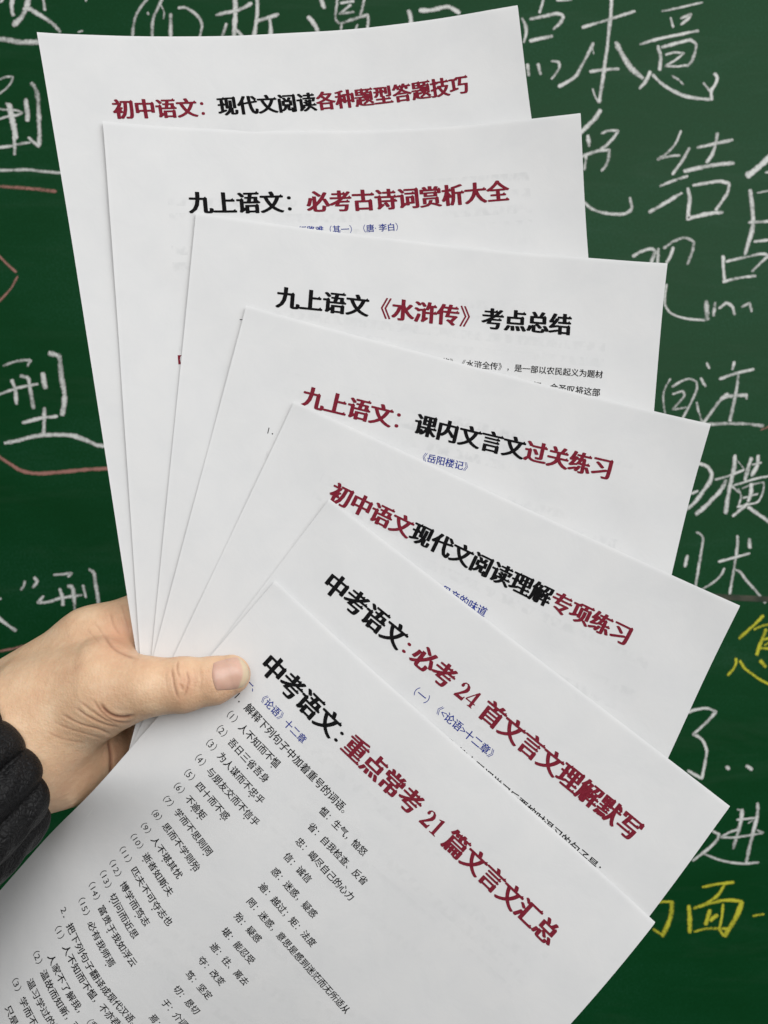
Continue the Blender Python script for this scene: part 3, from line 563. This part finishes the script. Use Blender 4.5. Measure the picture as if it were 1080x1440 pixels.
HEAVY = [(.05 * math.cos(a), .0125 * math.sin(a)) for a in np.linspace(0, 2 * math.pi, 9)[:-1]]
def glyph(ch, heavy):
    key = (ch, heavy)
    if key in GL: return GL[key]
    layers = []
    if heavy and ch in DIGIT:
        P = DIGIT[ch]; pts = np.array(P); T = list(poly_tris(P))
        if ch == '4':
            from mathutils.geometry import tessellate_polygon
            allp = P + DIGIT4_HOLE
            T = tessellate_polygon([[Vector((*q, 0)) for q in P], [Vector((*q, 0)) for q in DIGIT4_HOLE]]); pts = np.array(allp)
        layers.append((pts * ([1, 1.02] if ch in '124' else [1, 1]), [tuple(t) for t in T]))
        GL[key] = layers; return layers
    V, P = raw_glyph(ch, 0.0)
    if ch == ':': P = P
    cjk = ord(ch) > 0x2e80 and ch not in '：，。、；？《》（）【】．'
    if not cjk and heavy and ch == ':': V = V * [1.25, 1.0] + [.08, .04]
    sh = (HEAVY if heavy else ((-.017, 0), (0, .005), (.017, 0), (0, -.005))) if cjk else (((-.012, 0), (.012, 0)) if heavy else ((0, 0),))
    for s in sh: layers.append((V + [s[0], s[1]], P))
    if cjk:
        S = serifs(V, P, 1.0 if heavy else .8)
        if S:
            lay = [[], [], []]
            for q, t in enumerate(S): lay[q % 3].append(t)
            for l in lay:
                if not l: continue
                A = np.array(l).reshape(-1, 2); F3 = []
                for q in range(len(l)):
                    a, b, c = A[3 * q], A[3 * q + 1], A[3 * q + 2]
                    ccw = (b[0] - a[0]) * (c[1] - a[1]) - (b[1] - a[1]) * (c[0] - a[0]) > 0
                    F3.append((3 * q, 3 * q + 1, 3 * q + 2) if ccw else (3 * q, 3 * q + 2, 3 * q + 1))
                layers.append((A, F3))
    GL[key] = layers
    return layers

def advance(ch):
    return .28 if ch == ' ' else .55 if ch == ':' else .5 if (ord(ch) < 128 or ch == '·') else 1.0

class Text:
    def __init__(s): s.V = []; s.U = []; s.F = []; s.M = []; s.n = 0
    def add(s, i, pts, faces, o, d, h, m):
        """pts in em units on the line whose origin is o and whose em vector is d, sheet millimetres"""
        d = np.asarray(d); e = np.array([d[1], -d[0]])       # up on the page: v decreases
        uv = np.asarray(o) + pts[:, :1] * d + pts[:, 1:2] * e
        s.V.append(sheet_pt(i, uv[:, 0], uv[:, 1], np.full(len(uv), h)))
        s.F += [tuple(s.n + k for k in f) for f in faces]; s.M += [m] * len(faces); s.n += len(uv)

CIRC = np.array([(math.cos(a) * .085, math.sin(a) * .085) for a in np.linspace(0, 2 * math.pi, 9)[:-1]])
store = {}
for (i, kind, text, u0, v0, du, dv) in LINES:
    title = kind[0] == 'T'
    name = 'title' if title else {'B': 'blue_heading', 'K': 'body_text', 'D': 'body_text'}[kind[0]]
    blk = 0
    if name == 'body_text':
        blk = len(store)
        if i == 6:
            name, blk = ('definition_column', 0) if u0 > 60 else ('question_column', 0)
            if not (text[0] in '（12') and u0 < 60: name, blk = 'answer_lines', 0
    tx = store.setdefault((i, name, blk), Text())
    cols = kind[2:] if title else {'B': 'b', 'K': 'k', 'D': 'r'}[kind[0]] * len(text)
    dots = [int(q) for q in kind[2:].split(',')] if kind.startswith('K:') and kind[2:] else []
    x = 0.0
    mi = {'k': 0, 'r': 1, 'b': 2, 'd': 3}
    for k, ch in enumerate(text):
        a = advance(ch)
        if ch != ' ':
            for q, (P, Fc) in enumerate(glyph(ch, title or kind == 'D')):
                if len(P) == 0: continue
                xo = x
                if ord(ch) < 128 and not (title and ch in DIGIT) and ch != ':': xo = x - .04
                tx.add(i, P + [xo, -.38], Fc, (u0, v0), (du, dv), .07 + .009 * q, mi[cols[min(k, len(cols) - 1)]])
            if k in dots: tx.add(i, CIRC + [x + .5, -.66], [tuple(range(8))], (u0, v0), (du, dv), .07, 0)
        x += a
for (i, name, blk), tx in store.items():
    used = sorted(set(tx.M)); keys = 'krbd'
    mesh_obj(name, np.concatenate(tx.V), tx.F, [M_INK[keys[k]] for k in used], sheets[i], midx=[used.index(k) for k in tx.M])

# ------------------------------------------------------------------ the hand
def K(px, py, d): return np.array([(px - CX) / F * d, (py - CY) / F * d, d])
def cap(P, a, b, ra, rb, flat=1.0):
    a, b = np.asarray(a, np.float32), np.asarray(b, np.float32)
    s = np.array([1, 1, flat], np.float32)
    pa = (P - a) * s; ba = (b - a) * s
    t = np.clip((pa @ ba) / float(ba @ ba), 0, 1)
    return np.sqrt(((pa - t[..., None] * ba) ** 2).sum(-1)) - (ra + t * (rb - ra))
def smin(a, b, k):
    h = np.clip(.5 + .5 * (b - a) / k, 0, 1)
    return b + (a - b) * h - k * h * (1 - h)
EDGE_Y = [700, 850, 900, 940, 1002, 1091, 1278, 1500]
EDGE_X = [160, 183, 189, 192, 187, 153, -2, -190]
C0 = np.array([-155.0, 98.0, 318.0])
CS = np.array([-160.5, 99.0, 316.0])
AX = np.array([.549, -.396, .736]); AX /= np.linalg.norm(AX)       # forearm axis, towards the hand
def hand_sdf(P):
    # thumb on the front of the papers
    th = cap(P, K(324, 949, 307.8), K(300, 957, 307), 8.0, 9.3, 1.12)
    th = smin(th, cap(P, K(300, 957, 307), K(256, 963, 306), 9.3, 10.6, 1.12), 2)
    th = smin(th, cap(P, K(256, 963, 306), K(205, 966, 306), 10.4, 10.2, 1.06), 3)
    th = smin(th, cap(P, K(205, 966, 306), K(150, 976, 311), 10.2, 12.8), 7)
    # thenar eminence and thumb metacarpal
    body = cap(P, K(150, 979, 312), K(60, 1028, 322), 12.0, 23)
    body = smin(body, cap(P, K(60, 1028, 322), C0, 22.5, 25), 8)
    # back edge of the hand: index metacarpal up to its knuckle
    idx = cap(P, K(212, 866, 339), K(130, 905, 339), 12.0, 14.8)
    idx = smin(idx, cap(P, K(130, 905, 339), K(14, 992, 340), 14.8, 20), 8)
    body = smin(body, idx, 10)
    body = smin(body, cap(P, K(142, 945, 316), K(55, 1000, 320), 13, 21), 12)
    # palm filling and heel of the hand
    body = smin(body, cap(P, K(150, 955, 345), K(40, 1040, 343), 12, 24), 10)
    heel = cap(P, K(142, 1056, 336), K(92, 1074, 332), 12.5, 16.5)
    heel = smin(heel, cap(P, K(92, 1074, 332), K(8, 1090, 326), 16.5, 22), 8)
    body = smin(body, heel, 9)
    d = smin(th, body, 13)
    # web between thumb and index
    d = smin(d, cap(P, K(178, 925, 327), K(140, 915, 334), 4.0, 8), 10)
    # forearm
    d = smin(d, cap(P, C0, C0 - AX * 90, 25, 27), 8)
    # fingers behind the papers
    fin = cap(P, K(212, 866, 340), K(330, 880, 346), 11.0, 9); fin = smin(fin, cap(P, K(330, 880, 346), K(405, 915, 339), 9.0, 7.6), 3)
    f2 = cap(P, K(200, 930, 351), K(335, 945, 349), 12.0, 9.5); f2 = smin(f2, cap(P, K(335, 945, 349), K(418, 965, 339), 9.5, 8), 3); fin = smin(fin, f2, 3)
    f3 = cap(P, K(190, 990, 352), K(315, 1015, 348), 12.0, 9); f3 = smin(f3, cap(P, K(315, 1015, 348), K(392, 1020, 338), 9.0, 7.6), 3); fin = smin(fin, f3, 2.5)
    f4 = cap(P, K(178, 1048, 347), K(280, 1080, 343), 10.5, 8); f4 = smin(f4, cap(P, K(280, 1080, 343), K(345, 1072, 335), 8.0, 6.8), 3); fin = smin(fin, f4, 2.5)
    d = smin(d, fin, 3.5)
    # the stack of papers presses a slot between thumb and fingers
    px = P[..., 0] / P[..., 2] * F + CX; py = P[..., 1] / P[..., 2] * F + CY
    zf = 316.7 + .003 * (px - 200) - .026 * (py - 950)
    zb = 321.3 + .035 * (px - 200) - .030 * (py - 950)
    xe = (np.interp(py, EDGE_Y, EDGE_X) + 1 - CX) / F * 318
    slot = np.maximum(np.maximum(xe - P[..., 0], zf - P[..., 2]), P[..., 2] - zb)
    return np.maximum(d, -slot)

H = .5
LO = np.array([-206., 22., 284.]); HI = np.array([-34., 166., 374.])
NX, NY, NZ = ((HI - LO) / H).astype(int)
sdf = np.empty((NX, NY, NZ), np.float32)
gy, gz = np.meshgrid(LO[1] + H * np.arange(NY), LO[2] + H * np.arange(NZ), indexing='ij')
for k0 in range(0, NX, 24):
    k1 = min(NX, k0 + 24)
    gx = LO[0] + H * np.arange(k0, k1)
    P = np.empty((k1 - k0, NY, NZ, 3), np.float32)
    P[..., 0] = gx[:, None, None]; P[..., 1] = gy; P[..., 2] = gz
    sdf[k0:k1] = hand_sdf(P)
sdf[0], sdf[-1], sdf[:, 0], sdf[:, -1], sdf[:, :, 0], sdf[:, :, -1] = 3, 3, 3, 3, 3, 3
import openvdb
grid = openvdb.FloatGrid(3.0); grid.copyFromArray(np.clip(sdf, -3, 3))
pts, quads = grid.convertToQuads(isovalue=0.0)
HV = pts.astype(float) * H + LO
HN = np.zeros_like(HV)
for ax in range(3):
    e = np.zeros(3); e[ax] = .35
    HN[:, ax] = hand_sdf((HV + e).astype(np.float32)) - hand_sdf((HV - e).astype(np.float32))
HN /= np.linalg.norm(HN, axis=1)[:, None] + 1e-9
q0 = HV[quads[0][1]] - HV[quads[0][0]]; q1 = HV[quads[0][2]] - HV[quads[0][0]]
fl = np.mean([np.sign(np.cross(HV[q[1]] - HV[q[0]], HV[q[2]] - HV[q[0]]) @ HN[q[0]]) for q in quads[::97]])
# camera space (right, down, depth) is right-handed and W() keeps that, so outward winding is what counts
quads = quads if fl > 0 else quads[:, ::-1]

# creases of the skin, drawn on the surface that faces up and out
hpx = np.stack([HV[:, 0] / HV[:, 2] * F + CX, HV[:, 1] / HV[:, 2] * F + CY], 1)
frontal = np.clip((-HN[:, 2] + .25) / .5, 0, 1)
CREASES = [   # depth mm, half width px, points
 (0.35, 1.4, [(241, 941), (243, 952), (245, 964), (250, 982)]), (0.32, 1.2, [(250, 930), (249, 940), (252, 952)]),
 (0.35, 1.3, [(262, 943), (265, 957), (262, 972), (259, 980)]), (0.20, 1.6, [(254, 962), (257, 970)]), (0.11, 1.1, [(272, 938), (275, 955), (272, 975)]),
 (0.11, 1.1, [(281, 936), (283, 955), (281, 974)]), (0.11, 1.1, [(233, 945), (234, 962), (238, 978)]),
 (0.62, 2.0, [(141, 990), (150, 1001), (160, 1007), (174, 1009), (188, 1006)]), (0.32, 1.6, [(131, 985), (146, 1004), (160, 1013), (176, 1016), (187, 1012)]),
 (0.27, 1.4, [(104, 994), (124, 1008), (146, 1018), (168, 1023)]), (0.26, 1.4, [(86, 1004), (112, 1018), (140, 1026), (158, 1034)]),
 (0.22, 1.4, [(110, 985), (128, 999), (146, 1011), (162, 1018)]), (0.16, 1.4, [(76, 1016), (100, 1026), (128, 1034), (148, 1040)]),
 (0.13, 1.4, [(66, 1030), (90, 1040), (118, 1045)]), (0.18, 1.7, [(155, 862), (160, 880), (170, 893)]), (0.32, 2.2, [(146, 893), (156, 907), (165, 915), (190, 926)]),
 (0.16, 1.4, [(133, 876), (142, 888), (149, 900)]), (0.13, 1.4, [(122, 885), (132, 896), (140, 905)]), (0.14, 1.4, [(170, 850), (176, 870), (182, 890)]),
 (0.58, 2.3, [(152, 1040), (156, 1060), (156, 1092)])]
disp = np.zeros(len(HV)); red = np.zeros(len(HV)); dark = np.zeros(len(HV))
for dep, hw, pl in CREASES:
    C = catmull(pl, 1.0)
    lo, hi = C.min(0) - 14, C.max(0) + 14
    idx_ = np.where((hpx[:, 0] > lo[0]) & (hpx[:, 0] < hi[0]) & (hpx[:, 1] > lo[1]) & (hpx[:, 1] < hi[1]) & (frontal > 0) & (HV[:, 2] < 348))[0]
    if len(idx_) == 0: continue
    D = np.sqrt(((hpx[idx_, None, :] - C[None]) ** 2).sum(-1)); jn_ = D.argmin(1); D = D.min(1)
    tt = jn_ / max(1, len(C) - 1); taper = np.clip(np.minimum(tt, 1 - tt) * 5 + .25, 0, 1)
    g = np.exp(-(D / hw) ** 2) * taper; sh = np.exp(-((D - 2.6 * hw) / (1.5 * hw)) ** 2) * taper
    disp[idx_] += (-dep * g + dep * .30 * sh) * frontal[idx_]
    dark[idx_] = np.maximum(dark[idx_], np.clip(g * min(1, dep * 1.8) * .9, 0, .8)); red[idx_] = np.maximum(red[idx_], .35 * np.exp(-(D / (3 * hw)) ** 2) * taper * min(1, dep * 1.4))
# natural redness: web, knuckle, fingertip
for (x, y, r, a) in ((170, 895, 32, .55), (256, 962, 26, .28), (318, 960, 34, .30), (165, 1060, 26, .45), (120, 1095, 40, .2), (160, 975, 30, .15)):
    red = np.maximum(red, a * np.exp(-((hpx[:, 0] - x) ** 2 + (hpx[:, 1] - y) ** 2) / r ** 2))
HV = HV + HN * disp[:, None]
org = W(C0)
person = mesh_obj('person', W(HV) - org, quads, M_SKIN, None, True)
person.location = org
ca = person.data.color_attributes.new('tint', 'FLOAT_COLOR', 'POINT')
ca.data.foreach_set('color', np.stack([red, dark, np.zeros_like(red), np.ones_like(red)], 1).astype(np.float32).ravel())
tag(person, 'hand in a black leatherette sleeve, thumb pressed on the fanned sheets', 'person')

# thumbnail: a shell wrapped over the thumb
def surf_depth(px, py):
    px = np.asarray(px, float); py = np.asarray(py, float)
    d = np.full(px.shape, 288.0)
    for _ in range(60):
        P = np.stack([(px - CX) / F * d, (py - CY) / F * d, d], -1).astype(np.float32)
        d = d + np.clip(hand_sdf(P), -2, 2) * .8
    return d
A_, B_ = 25, 17
nv, nu_, nvis = [], [], []
top = lambda t: np.array([300 + 44 * t, 931.5 - 9.5 * math.sin(min(1, t * 1.15) * 1.5) + 10 * max(0, t - .72) ** 1.5 / .15])
bot = lambda t: np.array([304 + 38 * t, 972 - 1.5 * t - 14 * max(0, t - .55) ** 1.6])
for a in range(A_):
    t = a / (A_ - 1)
    for b in range(B_):
        s = b / (B_ - 1)
        # proximal edge bows towards the knuckle, free edge bows outwards
        p = top(t) * (1 - s) + bot(t) * s
        bow = math.sin(math.pi * s)
        p = p + np.array([(-4.5 * (1 - t) + 7.5 * t) * bow, 0])
        nv.append(p); nu_.append((t, s))
nv = np.array(nv); nd = surf_depth(nv[:, 0], nv[:, 1])
ok = nd < 318
nd = np.where(ok, nd, np.median(nd[ok]) + 6)
tt = np.array([q[0] for q in nu_]); ss = np.array([q[1] for q in nu_])
rimf = np.clip(np.minimum.reduce([tt * 7, ss * 6, (1 - ss) * 6]), 0, 1)
h = -.12 + .55 * rimf ** .5
nd2 = nd - h
front = np.stack([(nv[:, 0] - CX) / F * nd2, (nv[:, 1] - CY) / F * nd2, nd2], 1)
back = front.copy(); back[:, 2] += .6
Vn = np.r_[front, back]; n = A_ * B_
Fn, Mn = [], []
for a in range(A_ - 1):
    for b in range(B_ - 1):
        q = (a * B_ + b, a * B_ + b + 1, (a + 1) * B_ + b + 1, (a + 1) * B_ + b)
        Fn.append(q); Mn.append(0)
        Fn.append(tuple(n + k for k in reversed(q))); Mn.append(0)
loop = [b for b in range(B_)] + [a * B_ + B_ - 1 for a in range(1, A_)] + [(A_ - 1) * B_ + b for b in range(B_ - 2, -1, -1)] + [a * B_ for a in range(A_ - 2, 0, -1)]
for k in range(len(loop)):
    a, b = loop[k], loop[(k + 1) % len(loop)]
    Fn.append((b, a, n + a, n + b)); Mn.append(1 if tt[a] > .9 else 0)
mn1, ntn, bn = mat('nail_plate', (.60, .36, .28), .28, .5)
tcn = node(ntn, 'ShaderNodeTexCoord'); nn = node(ntn, 'ShaderNodeTexNoise', Scale=240.0, Detail=3.0); ntn.links.new(tcn.outputs['Object'], nn.inputs['Vector'])
un = node(ntn, 'ShaderNodeSeparateXYZ'); ntn.links.new(tcn.outputs['UV'], un.inputs[0])
arc = math_node(ntn, 'POWER', math_node(ntn, 'ABSOLUTE', math_node(ntn, 'MULTIPLY_ADD', un.outputs[1], 2.0)), 2.0)
arc.node.inputs[0].links[0].from_node.inputs[0].links[0].from_node.inputs[2].default_value = -1.0
edge_t = math_node(ntn, 'ADD', un.outputs[0], math_node(ntn, 'MULTIPLY', arc, .05))
fe = node(ntn, 'ShaderNodeMapRange'); fe.inputs['From Min'].default_value = .80; fe.inputs['From Max'].default_value = .86; ntn.links.new(edge_t, fe.inputs['Value'])
nmx = node(ntn, 'ShaderNodeMix', data_type='RGBA'); ntn.links.new(fe.outputs[0], nmx.inputs[0])
ntn.links.new(ramp(ntn, nn.outputs['Fac'], [(.3, (.59, .355, .27)), (.7, (.65, .41, .315))]), nmx.inputs[6]); nmx.inputs[7].default_value = (.66, .51, .35, 1)
ntn.links.new(nmx.outputs[2], bn.inputs['Base Color'])
bn.inputs['Subsurface Weight'].default_value = .1; bn.inputs['Subsurface Scale'].default_value = .002
mn2, _, _ = mat('nail_free_edge', (.72, .62, .44), .32, .5)
mesh_obj('fingernail', W(Vn) - org, Fn, [mn1, mn2], person, True, midx=Mn, uvs=nu_ * 2)

# gathered cuff and sleeve
AXn = AX
e1 = np.array([.44, .89, .15]); e1 -= AXn * (e1 @ AXn); e1 /= np.linalg.norm(e1)
e2 = np.cross(AXn, e1)
if e2[2] > 0: e2 = -e2                                # e2 points to the camera
NT, NS = 420, 90
ang = np.linspace(0, 2 * math.pi, NT, endpoint=False)
def sleeve_ring(s):
    """s mm from the lip towards the elbow (negative s: the lining turned inside)"""
    sp = max(s, 0)
    ph = ang * 8 + .55 * np.sin(ang * 2 + .6) + .35 * np.sin(ang * 3 + 2.0) + .010 * sp + .25 * math.sin(sp / 23 + 1) * np.sin(ang * 2)
    puff = np.abs(np.sin(ph)) ** .62
    amp = 4.2 * (1 - .35 * math.exp(-sp / 4)) * (1 if s >= 0 else .6)
    wr = .5 * np.sin(sp / 3.1 + 5 * np.sin(ang * 4)) * np.sin(ang * 17 + sp / 9) + .35 * np.sin(sp / 2.1 + ang * 23)
    lip = -2.6 * math.exp(-sp / 2.2)
    r = 35.6 + amp * puff + lip + .14 * sp * math.exp(-sp / 90) + wr * (1 - math.exp(-sp / 6)) * .8
    off = 1.0 * puff * math.exp(-sp / 5) + .7 * np.sin(ang * 5 + 1) * math.exp(-sp / 9)
    if s < 0: r = r - 2.0 - (-s) * .02; 
    c = CS - AXn * s + np.array([0, .0035, 0]) * sp * sp
    return c + r[:, None] * (np.cos(ang)[:, None] * e1 + np.sin(ang)[:, None] * e2) + AXn * off[:, None]
S_OFF = 2.0
svals = [14, 9, 5, 2.5, .9]
rings = []
for s in svals:                                       # lining
    g = sleeve_ring(0.0); c = CS - AXn * 0
    cen = CS; k = 1 - .04 - .016 * min(s, 6)
    rings.append(cen + (g - cen) * k - AXn * s)
for s in list(np.linspace(0, 12, 22)) + list(np.linspace(13.2, 100, NS - 22)):
    rings.append(sleeve_ring(s))
SV = np.concatenate(rings); SF = []
for r in range(len(rings) - 1):
    for k in range(NT):
        k2 = (k + 1) % NT
        SF.append((r * NT + k, r * NT + k2, (r + 1) * NT + k2, (r + 1) * NT + k))
# outward winding
tst = SF[len(SF) // 2]; nrm = np.cross(SV[tst[1]] - SV[tst[0]], SV[tst[2]] - SV[tst[0]]); ctr = CS - AXn * 40
if nrm @ (SV[tst[0]] - ctr) < 0: SF = [f[::-1] for f in SF]
mesh_obj('sleeve', W(SV) - org, SF, M_LEATHER, person, True)
